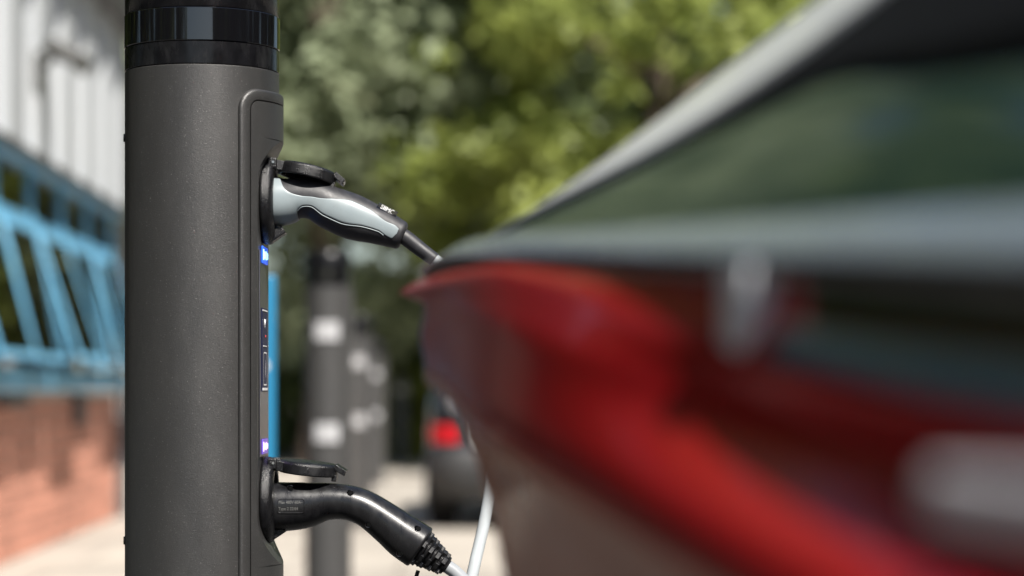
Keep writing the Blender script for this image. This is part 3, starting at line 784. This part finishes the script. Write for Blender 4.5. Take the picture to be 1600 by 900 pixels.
# lower plug ---------------------------------------------------------------
LP = empty('charging_cable', (0, 0, 0)); tag(LP, 'grey charging cable with an all black plug in the lower socket', 'charging cable', 'charging cables')
st = [(*c6(215, 494), 38.5, .0305), (*c6(250, 494), 38.5, .0305), (*c6(340, 493), 38.0, .0300), (*c6(450, 484), 35.5, .0285), (*c6(560, 465), 29.5, .0260), (*c6(660, 466), 27.6, .0250), (*c6(740, 483), 27.6, .0250), (*c6(818, 520), 28.3, .0255), (*c6(932, 602), 31.5, .0265), (*c6(1022, 672), 34.5, .0275), (*c6(1104, 727), 35.2, .0275)]
lo2 = Loft(st, 190, 2.15)
mb = MB().rings(lo2.closed(0, 189, 80, 0, .003))
body = mb.build('plug_body', M['plug_black'], LP, smooth=60)
holes = [(360, 383), (708, 410), (815, 593), (1100, 617), (995, 762), (268, 528)]
cut = MB(); hp = []
for hx, hy_ in holes[:5]:
    X_, Z_ = (c6(hx, hy_)[0] - 800) * K, CAMZ - (c6(hx, hy_)[1] - 610) * K
    p = lo2.surf(X_, Z_); hp.append(p)
    cut.tube([p + Vector((0, -.012, 0)), p + Vector((0, .006, 0))], .0037, 20)
cu = cut.build('cutter', None, None, smooth=0)
bmod = body.modifiers.new('holes', 'BOOLEAN'); bmod.object = cu; bmod.operation = 'DIFFERENCE'; bmod.solver = 'EXACT'
bpy.context.view_layer.update()
nm = bpy.data.meshes.new_from_object(body.evaluated_get(bpy.context.evaluated_depsgraph_get()))
body.modifiers.clear(); body.data = nm
if not nm.materials: nm.materials.append(M['plug_black'])
nm.polygons.foreach_set('use_smooth', [True] * len(nm.polygons)); nm.set_sharp_from_angle(angle=R(50))
bpy.data.objects.remove(cu)
for p in hp:
    MB().rings([[p + Vector(((.0037 + .0007 * math.cos(a)) * math.cos(2 * math.pi * j / 24), -.0007 * math.sin(a) - .0002 + 1.0 * 0, (.0037 + .0007 * math.cos(a)) * math.sin(2 * math.pi * j / 24))) for j in range(24)] for a in np.linspace(0, 2 * math.pi, 9)], True, False).build('hole_rim', M['gloss_black'], LP)
    MB().tube([p + Vector((0, .0045, 0)), p + Vector((0, .0062, 0))], .0030, 16).build('screw', M['dark_plastic'], LP)
# rating plate
def on2(cx, cy, off=.0004):
    return lo2.surf((c6(cx, cy)[0] - 800) * K, CAMZ - (c6(cx, cy)[1] - 610) * K, off)
def rr2(x0, x1, y0, y1, r_):
    out = []
    for cx, cy, a0 in ((x1 - r_, y0 + r_, -90), (x1 - r_, y1 - r_, 0), (x0 + r_, y1 - r_, 90), (x0 + r_, y0 + r_, 180)):
        for k in range(7): out.append((cx + r_ * math.cos(R(a0 + 15 * k)), cy + r_ * math.sin(R(a0 + 15 * k))))
        if a0 in (-90, 90):
            pass
    return out
pl = MB()
def dens(poly):
    out = []
    for i, p in enumerate(poly):
        q_ = poly[(i + 1) % len(poly)]; n_ = max(1, int(math.hypot(q_[0] - p[0], q_[1] - p[1]) / 8))
        out += [(p[0] + (q_[0] - p[0]) * k / n_, p[1] + (q_[1] - p[1]) * k / n_) for k in range(n_)]
    return out
base_ = dens(rr2(288, 446, 440, 526, 16))
cxm, cym = 367, 483
sc_ = lambda k: [(cxm + (x - cxm) * (1 - k / 79), cym + (y - cym) * (1 - k / 43)) for x, y in base_]
pl.rings([[on2(x, y, -.0004) for x, y in sc_(-1)], [on2(x, y, .0007) for x, y in sc_(0)], [on2(x, y, .0007) for x, y in sc_(3)], [on2(x, y, .0002) for x, y in sc_(5)]], True, False)
rp = pl.build('rating_plate', M['plug_black'], LP)
for body_, yy in (('Max 480V 60A~', 463), ('Type 2 32/64', 500)):
    me = text_mesh(body_, .0052 if yy < 480 else .0056)
    for vv in me.vertices:
        xx = 366 + vv.co.x / K * 3.75 * (.86 if yy < 480 else .8) - (0 if yy < 480 else 14); y2 = yy - vv.co.y / K * 3.75; vv.co = on2(xx, y2, .0003 + vv.co.z * .3)
    link('lettering', me, M['faint_print'], rp)
# ribbed strain relief
A = Vector(((c6(1104, 727)[0] - 800) * K, PY, CAMZ - (c6(1104, 727)[1] - 610) * K)); B = Vector(((c6(1272, 846)[0] - 800) * K, PY, CAMZ - (c6(1272, 846)[1] - 610) * K))
ax = (B - A).normalized(); up = Vector((-ax.z, 0, ax.x)); L_ = (B - A).length
def oring(t_, hh, hw): return [A + ax * (t_ * L_) + up * (hh * math.sin(2 * math.pi * j / 48)) + Vector((0, -hw * math.cos(2 * math.pi * j / 48), 0)) for j in range(48)]
H = lambda t_: (33.5 + (14.5 - 33.5) * t_ ** .9) * K
W_ = lambda t_: .0262 + (.0118 - .0262) * t_ ** .9
bt = MB()
bt.rings([oring(t_, H(t_) * .76, W_(t_) * .76) for t_ in np.linspace(-.03, 1.0, 12)])
bo_ = bt.build('boot', M['plug_black'], LP, smooth=40)
nr = 8
for k in range(nr):
    t0_ = .015 + k * .122; th_ = .052 if k < 7 else .10
    rb = MB().rings([oring(t0_, H(t0_) * .95, W_(t0_) * .95), oring(t0_ + .006, H(t0_), W_(t0_)), oring(t0_ + th_ - .006, H(t0_ + th_), W_(t0_ + th_)), oring(t0_ + th_, H(t0_ + th_) * .95, W_(t0_ + th_) * .95)])
    rb.build('rib', M['plug_black'], bo_, smooth=40)
    if k < nr - 1:
        for m_ in range(4):
            a = 2 * math.pi * (m_ / 4 + (.125 if k % 2 else 0)) + .35
            tm = t0_ + th_ + .035
            cpt = A + ax * (tm * L_) + up * (H(tm) * .84 * math.sin(a)) + Vector((0, -W_(tm) * .84 * math.cos(a), 0))
            rd = (up * math.sin(a) + Vector((0, -math.cos(a), 0))); tg = ax.cross(rd)
            MB().obox(cpt, ax * .0030, rd * .0030, tg * .0042).build('web', M['plug_black'], bo_, smooth=0, bevel=.0006)
tb = [q(*c6(1100, 868)), q(*c6(1090, 905)), q(650, 930), q(652, 990), q(660, 1050)]
cable_curve(tb, .0026, 'cap_tether', M['plug_black'], LP, 10)
cap = MB().lathe([(.004, -.004), (.031, -.004), (.034, 0), (.034, .024), (.031, .027), (.004, .027)], 40)
cp = cap.build('dust_cap', M['plug_black'], LP); cp.location = q(660, 1085)
cord = [q(*c6(1255, 834)), q(*c6(1330, 888)), q(738, 925, 3.0), q(765, 975, 3.0), q(790, 1060, 2.98), q(800, 1400, 2.95)]
end = Vector((cord[-1].x + .01, 2.9, .06))
cord += [end, end + Vector((.05, -.06, -.05)), end + Vector((.16, -.15, -.052)), end + Vector((.5, -.35, -.052))]
cable_curve(cord, .0086, 'cord', M['cable_grey'], LP)

# ------------------------------------------------------------------ cars
def sstep(a, b, x):
    t_ = min(1, max(0, (x - a) / (b - a))); return t_ * t_ * (3 - 2 * t_)
def qmod_red(a, z, q_):               # crease sharpens forward, haunch fades out towards the tail
    k_ = min(1, max(0, (.075 - q_) / .06))
    if .862 < z < 1.055 and k_ > 0:
        b_ = float(np.interp(z, [.862, .88, 1.06], [-.054, -.054, .003]))
        w_ = sstep(.75, 1.4, a); n_ = q_ * w_ + b_ * (1 - w_)
        w_ = 1 - (1 - sstep(.06, .80, a)) * (1 - sstep(.93, 1.04, z)); n_ = n_ * w_ - .018 * (1 - w_)
        q_ = q_ + (n_ - q_) * k_
    elif z <= .862 and k_ > 0:
        w_ = sstep(.30, .95, a); q_ = q_ + ((q_ * w_ - .006 * (1 - w_)) - q_) * k_ if z > .70 else q_
    return q_
class Car:
    """Body as stacked plan outlines. s runs forward from the tail, q inward from the left flank, z up."""
    def __init__(s, levels, W, NS, rows=70, zmod=None, qmod=None):
        s.W = W; s.NS = NS; keys = sorted(levels, key=lambda l: l['z'])
        zz = [l['z'] for l in keys]; fine = np.linspace(zz[0], zz[-1], rows)
        get = lambda k, z: smooth1(zz, [l[k] for l in keys], z)
        s.rows = []
        for z in fine:
            p = {k: get(k, z) for k in ('s0', 's1', 'q', 'at', 'bt', 'af', 'bf')}
            h = s.half(p)
            if qmod: h = [(a, qmod(a, z, b_)) for a, b_ in h]
            s.rows.append((z, h))
        s.zmod = zmod or (lambda s_, z: z)
    def half(s, p):
        out = []; W = s.W; NT, NCN, NS = 8, 18, s.NS
        for k in range(NT): out.append((p['s0'] + .03 * (k / NT) ** 2 * 0, W / 2 + (p['q'] + p['bt'] - W / 2) * k / NT))
        for k in range(NCN):
            a = math.pi / 2 * k / NCN; e = .8
            out.append((p['s0'] + p['at'] * (1 - math.cos(a) ** e), p['q'] + p['bt'] * (1 - math.sin(a) ** e)))
        sa, sb = p['s0'] + p['at'], p['s1'] - p['af']
        for k in range(NS): out.append((sa + (sb - sa) * k / NS, p['q']))
        for k in range(NCN):
            a = math.pi / 2 * k / NCN; e = .8
            out.append((p['s1'] - p['af'] * (1 - math.sin(a) ** e), p['q'] + p['bf'] * (1 - math.cos(a) ** e)))
        for k in range(NT + 1): out.append((p['s1'], p['q'] + p['bf'] + (W / 2 - p['q'] - p['bf']) * k / NT))
        return out
    def grid(s):
        return [[Vector((a, b_, s.zmod(a, z))) for a, b_ in h] + [Vector((a, s.W - b_, s.zmod(a, z))) for a, b_ in h[-2:0:-1]] for z, h in s.rows]
    def body(s, name, m, parent):
        return MB().rings(s.grid()).build(name, m, parent, smooth=60)
    def patch(s, name, m, parent, z0, z1, sel, off, mirror=False):
        g = s.grid(); rr_ = [i for i, (z, h) in enumerate(s.rows) if z0 <= z <= z1]; n = len(s.rows[0][1])
        cc = [j for j in range(n) if sel(*s.rows[rr_[0]][1][j])]
        cc = list(range(cc[0], cc[-1] + 1)); out = []
        def P(i, j, o_):
            i0, i1 = max(i - 1, 0), min(i + 1, len(g) - 1); j0, j1 = max(j - 1, 0), min(j + 1, n - 1)
            nn_ = (g[i][j1] - g[i][j0]).cross(g[i1][j] - g[i0][j]).normalized()
            p = g[i][j] + nn_ * (o_)
            return p
        tst = (P(rr_[0], cc[len(cc) // 2], .01) - g[rr_[0]][cc[len(cc) // 2]])
        ctr = Vector((2.0, s.W / 2, .7)); sg_ = 1 if tst.dot(g[rr_[0]][cc[len(cc) // 2]] - ctr) > 0 else -1
        ring = []
        rr_e = [rr_[0]] + rr_ + [rr_[-1]]; cc_e = [cc[0]] + cc + [cc[-1]]
        for a, i in enumerate(rr_e):
            line = []
            for b_, j in enumerate(cc_e):
                edge = a in (0, len(rr_e) - 1) or b_ in (0, len(cc_e) - 1)
                p = P(i, j, sg_ * (-.004 if edge else off))
                if mirror: p = Vector((p.x, s.W - p.y, p.z))
                line.append(p)
            ring.append(line)
        return MB().rings(ring, False, False).build(name, m, parent, smooth=45)

def wheel(parent, s_, q_, r_, side):
    def ringy(prof, seg=40):
        return [[(s_ + a * math.cos(2 * math.pi * j / seg), q_ + side * b_, r_ + a * math.sin(2 * math.pi * j / seg)) for j in range(seg)] for a, b_ in prof]
    wl = MB().rings(ringy([(r_ * .62, -.012), (r_ * .66, .004), (r_ * .93, .004), (r_ - .008, .02), (r_, .045), (r_, .17), (r_ - .012, .20), (r_ * .6, .20)]), True, True).build('wheel', M['rubber'], parent)
    rm = MB()
    for k in range(5):
        a = 2 * math.pi * k / 5
        rm.obox((s_ + math.cos(a) * r_ * .35, q_ - side * .015, r_ + math.sin(a) * r_ * .35), (math.cos(a) * r_ * .30, 0, math.sin(a) * r_ * .30), (-math.sin(a) * .028, 0, math.cos(a) * .028), (0, .012, 0))
    rm.rings(ringy([(r_ * .66, -.016), (r_ * .60, -.016), (r_ * .60, .01), (r_ * .66, .01)]), True, False)
    rm.build('rim', M['alloy'], wl, bevel=.004)
    return wl

# red car in the foreground: flank runs from the tail (far) past the camera
ang = math.atan2(-.983, .185)
RED = empty('red_car', (-0.085, 2.13, 0), 0)
u2, m2 = Vector((.1850, -.9827, 0)), Vector((.9827, .1850, 0))
RED.matrix_world = Matrix(((u2.x, m2.x, 0, -0.085), (u2.y, m2.y, 0, 2.13), (0, 0, 1, 0), (0, 0, 0, 1)))
tag(RED, 'glossy red car close to the camera with chrome edged windows', 'car')
Wr = 1.80
BELT = lambda s_: 1.068 - .0545 * s_ - .024 * max(0, 1 - s_ / .28) ** 2 if s_ < 2.2 else .948 - .03 * (s_ - 2.2)
C1 = ([0, .4, .7, 1.0, 1.35, 1.9, 3.2, 4.4], [1.034, 1.034, 1.014, .977, .945, .915, .86, .74])
H0 = ([0, .3, .5, .9, 1.35, 1.9, 3.2, 4.4], [1.022, 1.018, 1.004, .965, .917, .88, .83, .71])
H1 = ([0, .3, .5, .9, 1.35, 1.9, 3.2, 4.4], [.990, .975, .953, .912, .872, .84, .79, .68])
def zmod_red(s_, z):                  # template z -> real z: 1.06 belt, .985 crease, .93/.88 haunch
    xs = [.6, .88, .93, .985, 1.06]; ysv = [.6, smooth1(*H1, s_), smooth1(*H0, s_), smooth1(*C1, s_), BELT(s_)]
    return float(np.interp(z, xs, ysv)) if z > .6 else z
def lv(z, s0, q_, at=.42, bt=.34, s1=4.4, af=.6, bf=.5): return dict(z=z, s0=s0, q=q_, at=at, bt=bt, s1=s1, af=af, bf=bf)
red = Car([lv(.18, .30, .10, s1=4.2), lv(.28, .16, .045), lv(.45, .14, .0), lv(.60, .24, .006), lv(.72, .30, -.010), lv(.80, .25, -.028), lv(.875, .14, -.054, .28, .20), lv(.888, .13, -.051, .25, .17), lv(.925, .095, .002, .20, .13), lv(.935, .085, .003, .19, .12), lv(.975, .045, -.010, .13, .08), lv(.985, .02, -.010, .11, .07), lv(1.02, .045, .004, .11, .07), lv(1.035, .03, .006, .11, .07), lv(1.06, .02, .002, .11, .07)], Wr, 70, 130, zmod_red, qmod_red)
red.body('body', M['red_paint'], RED)
# greenhouse from the belt to the roof rail
RQ = ([0, .36, .67, 1.2, 1.8, 2.5, 3.1, 3.5], [.10, .135, .165, .215, .25, .24, .16, .06])
RZ = ([0, .36, .67, 1.2, 1.8, 2.5, 3.1, 3.5], [1.050, 1.150, 1.197, 1.29, 1.345, 1.31, 1.12, .945])
def tailq(s_): return .004 + .05 * max(0, 1 - s_ / .09) ** 2
def gh(s_, t_):                       # t 0..1 belt -> rail, then rail -> centre line for t 1..2
    bq, bz = tailq(s_) + .004, BELT(s_) + .004; rq, rz_ = smooth1(*RQ, s_) + tailq(s_) * .6, smooth1(*RZ, s_)
    if t_ <= 1:
        bul = .018 * math.sin(math.pi * t_)
        return Vector((s_, bq + (rq - bq) * (.9 * t_ + .1 * t_ ** 2), bz + (rz_ - bz) * t_))
    v_ = (t_ - 1); dq = Wr / 2 - rq
    return Vector((s_, rq + dq * v_, rz_ + .075 * (1 - (1 - v_) ** 2) * min(1, .35 + s_ * .6)))
def ghpatch(name, m, s0, s1, t0, t1, off=0.0, ns=50, nt_=10, mirror=False, t0f=None, t1f=None, parent=RED):
    rows = []
    for s_ in np.linspace(s0, s1, ns):
        a = t0f(s_) if t0f else t0; b_ = t1f(s_) if t1f else t1; line = []
        for k in range(nt_ + 1):
            p = gh(s_, a + (b_ - a) * k / nt_)
            p = p + Vector((0, -off, off * .5)) 
            if mirror: p = Vector((p.x, Wr - p.y, p.z))
            line.append(p)
        rows.append(line)
    o = MB().rings(rows, False, False).build(name, m, parent, smooth=60)
    sd = o.modifiers.new('thickness', 'SOLIDIFY'); sd.thickness = .006; sd.offset = -1
    return o
top_f = lambda s_: smooth1([.1, .3, .5, .67, .9, 1.1, 1.3, 1.5, 2.2, 2.9], [.12, .26, .36, .42, .41, .30, .24, .22, .30, .60], s_)
pil_f = lambda s_: smooth1([.1, .3, .5, .67, .9, 1.1, 1.3, 2.0, 3.2], [.16, .29, .38, .46, .60, .76, .86, .90, .90], s_)
for mir in (False, True):
    ghpatch('side_window', M['car_glass'], .08, 3.0, .0, .9, mirror=mir, t1f=top_f)
    ghpatch('window_frame', M['matt_black'], .08, 3.2, .3, .90, off=.002, mirror=mir, t0f=top_f, t1f=lambda s_: pil_f(s_) + .01)  # matt black panel put in for the dark upper window
    ghpatch('roof_pillar', M['satin'], .02, 3.3, .88, 1.05, off=.005, mirror=mir, t0f=pil_f)
    # chrome waist moulding
    rows = []
    for s_ in np.linspace(.06, 3.2, 90):
        b_ = BELT(s_); hgt = .0165 if s_ > .4 else .0065 + .025 * s_
        qq = tailq(s_) - .014
        sec = [(qq + .012, b_ - .003), (qq + .0015, b_ - .002), (qq, b_ - .0005), (qq + .0005, b_ + .0015), (qq + .007, b_ + hgt * .5), (qq + .0145, b_ + hgt), (qq + .024, b_ + hgt + .001)]
        rows.append([Vector((s_, (Wr - a) if mir else a, c_)) for a, c_ in sec])
    MB().rings(rows, True, True).build('waist_moulding', M['moulding'], RED, smooth=50)
    # black seal below the moulding
    rows = []
    for s_ in np.linspace(.10, 3.2, 90):
        b_ = BELT(s_); qq = tailq(s_) - .012
        sec = [(qq + .01, b_ - .010), (qq, b_ - .009), (qq - .001, b_ - .006), (qq + .001, b_ - .0035), (qq + .01, b_ - .0035)]
        rows.append([Vector((s_, (Wr - a) if mir else a, c_)) for a, c_ in sec])
    MB().rings(rows, True, True).build('window_seal', M['trim_black'], RED, smooth=50)
    # door handle
    for hs_ in (1.40, 2.45):
        rows = []
        for k in range(25):
            a = k / 24; s_ = hs_ + .215 * a; out = .034 * min(1, math.sin(math.pi * a) * 2.2) + .001
            zc = .921 - .02 * (hs_ - 1.29) ; rw = .003 + .006 * min(1, math.sin(math.pi * a) * 3)
            qb = -.022
            rows.append([Vector((s_, (Wr - (qb - out + .5 * rw * math.cos(2 * math.pi * j / 16))) if mir else qb - out + .5 * rw * math.cos(2 * math.pi * j / 16), zc + rw * math.sin(2 * math.pi * j / 16))) for j in range(16)])
        MB().rings(rows).build('door_handle', M['handle_grey'], RED, smooth=60)
for mir in (False, True):
    red.patch('door_trim', M['gloss_black'], RED, 1.010, 1.061, lambda a, b_: 1.10 < a < 3.0 and b_ < .5, .005, mir)  # black strip painting the dark reflection below the belt
    red.patch('side_moulding', M['moulding_blue'], RED, .982, 1.009, lambda a, b_: 1.10 < a < 3.0 and b_ < .5, .004, mir)  # sky reflection along the crease, painted as a blue-grey strip
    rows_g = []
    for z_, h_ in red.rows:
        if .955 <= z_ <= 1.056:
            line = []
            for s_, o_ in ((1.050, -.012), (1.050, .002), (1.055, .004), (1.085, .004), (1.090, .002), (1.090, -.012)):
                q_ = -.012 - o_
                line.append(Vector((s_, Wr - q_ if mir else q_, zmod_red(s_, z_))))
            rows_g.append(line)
    MB().rings(rows_g, True, True).build('edge_guard', M['guard_grey'], RED, smooth=50)  # pale strip added for a bright streak on the flank
    red.patch('lower_panel', M['lower_panel'], RED, .30, .874, lambda a, b_: .0 < a < 4.2 and b_ < .6, .002, mir)  # brown reflections low on the flank, put into this patch's colour
ghpatch('rear_window', M['car_glass'], .06, 1.1, 1.06, 2.0, ns=30, nt_=12); ghpatch('rear_window', M['car_glass'], .06, 1.1, 1.06, 2.0, ns=30, nt_=12, mirror=True)
ghpatch('roof', M['red_paint'], 1.1, 2.45, 1.06, 2.0, ns=30, nt_=12); ghpatch('roof', M['red_paint'], 1.1, 2.45, 1.06, 2.0, ns=30, nt_=12, mirror=True)
ghpatch('windscreen', M['car_glass'], 2.45, 3.48, 1.06, 2.0, ns=30, nt_=12); ghpatch('windscreen', M['car_glass'], 2.45, 3.48, 1.06, 2.0, ns=30, nt_=12, mirror=True)
for mir in (False, True):
    red.patch('tail_lamp', M['lamp_red'], RED, .84, .93, lambda a, b_: a < .25 and .14 < b_ < .55, .004, mir)
for s_ in (.85, 3.5):
    wheel(RED, s_, -.03, .33, 1); wheel(RED, s_, Wr + .03, .33, -1)

# charcoal hatchback parked behind, tail towards us
FAR = empty('parked_car', (0, 0, 0)); Wf = 1.74
fx = px(664, 0, 16.3).x
FAR.matrix_world = Matrix(((0, 1, 0, fx), (1, 0, 0, 16.3), (0, 0, 1, 0), (0, 0, 0, 1)))
tag(FAR, 'charcoal parked car with a red tail lamp beyond the cables', 'car')
far = Car([lv(.20, .10, .10, .3, .3, 3.9, .5, .4), lv(.30, .02, .03, .3, .3, 3.9, .5, .4), lv(.42, .0, .0, .3, .3, 3.9, .5, .4), lv(.52, .02, .0, .3, .3, 3.9, .5, .4), lv(.60, .06, .02, .25, .25, 3.9, .5, .4), lv(.80, .07, .02, .25, .25, 3.8, .5, .4), lv(.92, .10, .035, .25, .25, 3.3, .5, .4), lv(1.0, .13, .08, .25, .25, 3.1, .5, .4), lv(1.2, .24, .14, .25, .25, 2.7, .4, .4), lv(1.36, .38, .20, .25, .25, 2.3, .4, .4), lv(1.42, .50, .26, .3, .3, 2.1, .4, .4)], Wf, 30, 60)
far.body('body', M['charcoal_paint'], FAR)
far.patch('bumper', M['bumper_grey'], FAR, .22, .56, lambda a, b_: a < .6, .006); far.patch('bumper', M['bumper_grey'], FAR, .22, .56, lambda a, b_: a < .6, .006, True)
far.patch('rear_window', M['car_glass'], FAR, .98, 1.34, lambda a, b_: a < .5 and b_ > .28, .003); far.patch('rear_window', M['car_glass'], FAR, .98, 1.34, lambda a, b_: a < .5 and b_ > .28, .003, True)
for mir in (False, True):
    far.patch('side_window', M['car_glass'], FAR, .98, 1.32, lambda a, b_: a > .7 and a < 3.0 and b_ < .3, .003, mir)
    far.patch('tail_lamp', M['lamp_red'], FAR, .585, .72, lambda a, b_: a < .3 and b_ < .24, .012, mir)
    far.patch('reverse_lamp', M['lamp_clear'], FAR, .56, .79, lambda a, b_: a < .2 and .30 < b_ < .56, .010, mir)
    far.patch('hatch_pillar', M['alloy'], FAR, .82, 1.32, lambda a, b_: a < .45 and .16 < b_ < .27, .006, mir)
MB().box(-.005, .06, Wf / 2 - .26, Wf / 2 + .26, .62, .73).build('number_plate', M['plate_yellow'], FAR, bevel=.003)
for s_ in (.75, 3.1):
    wheel(FAR, s_, .0, .30, 1); wheel(FAR, s_, Wf, .30, -1)
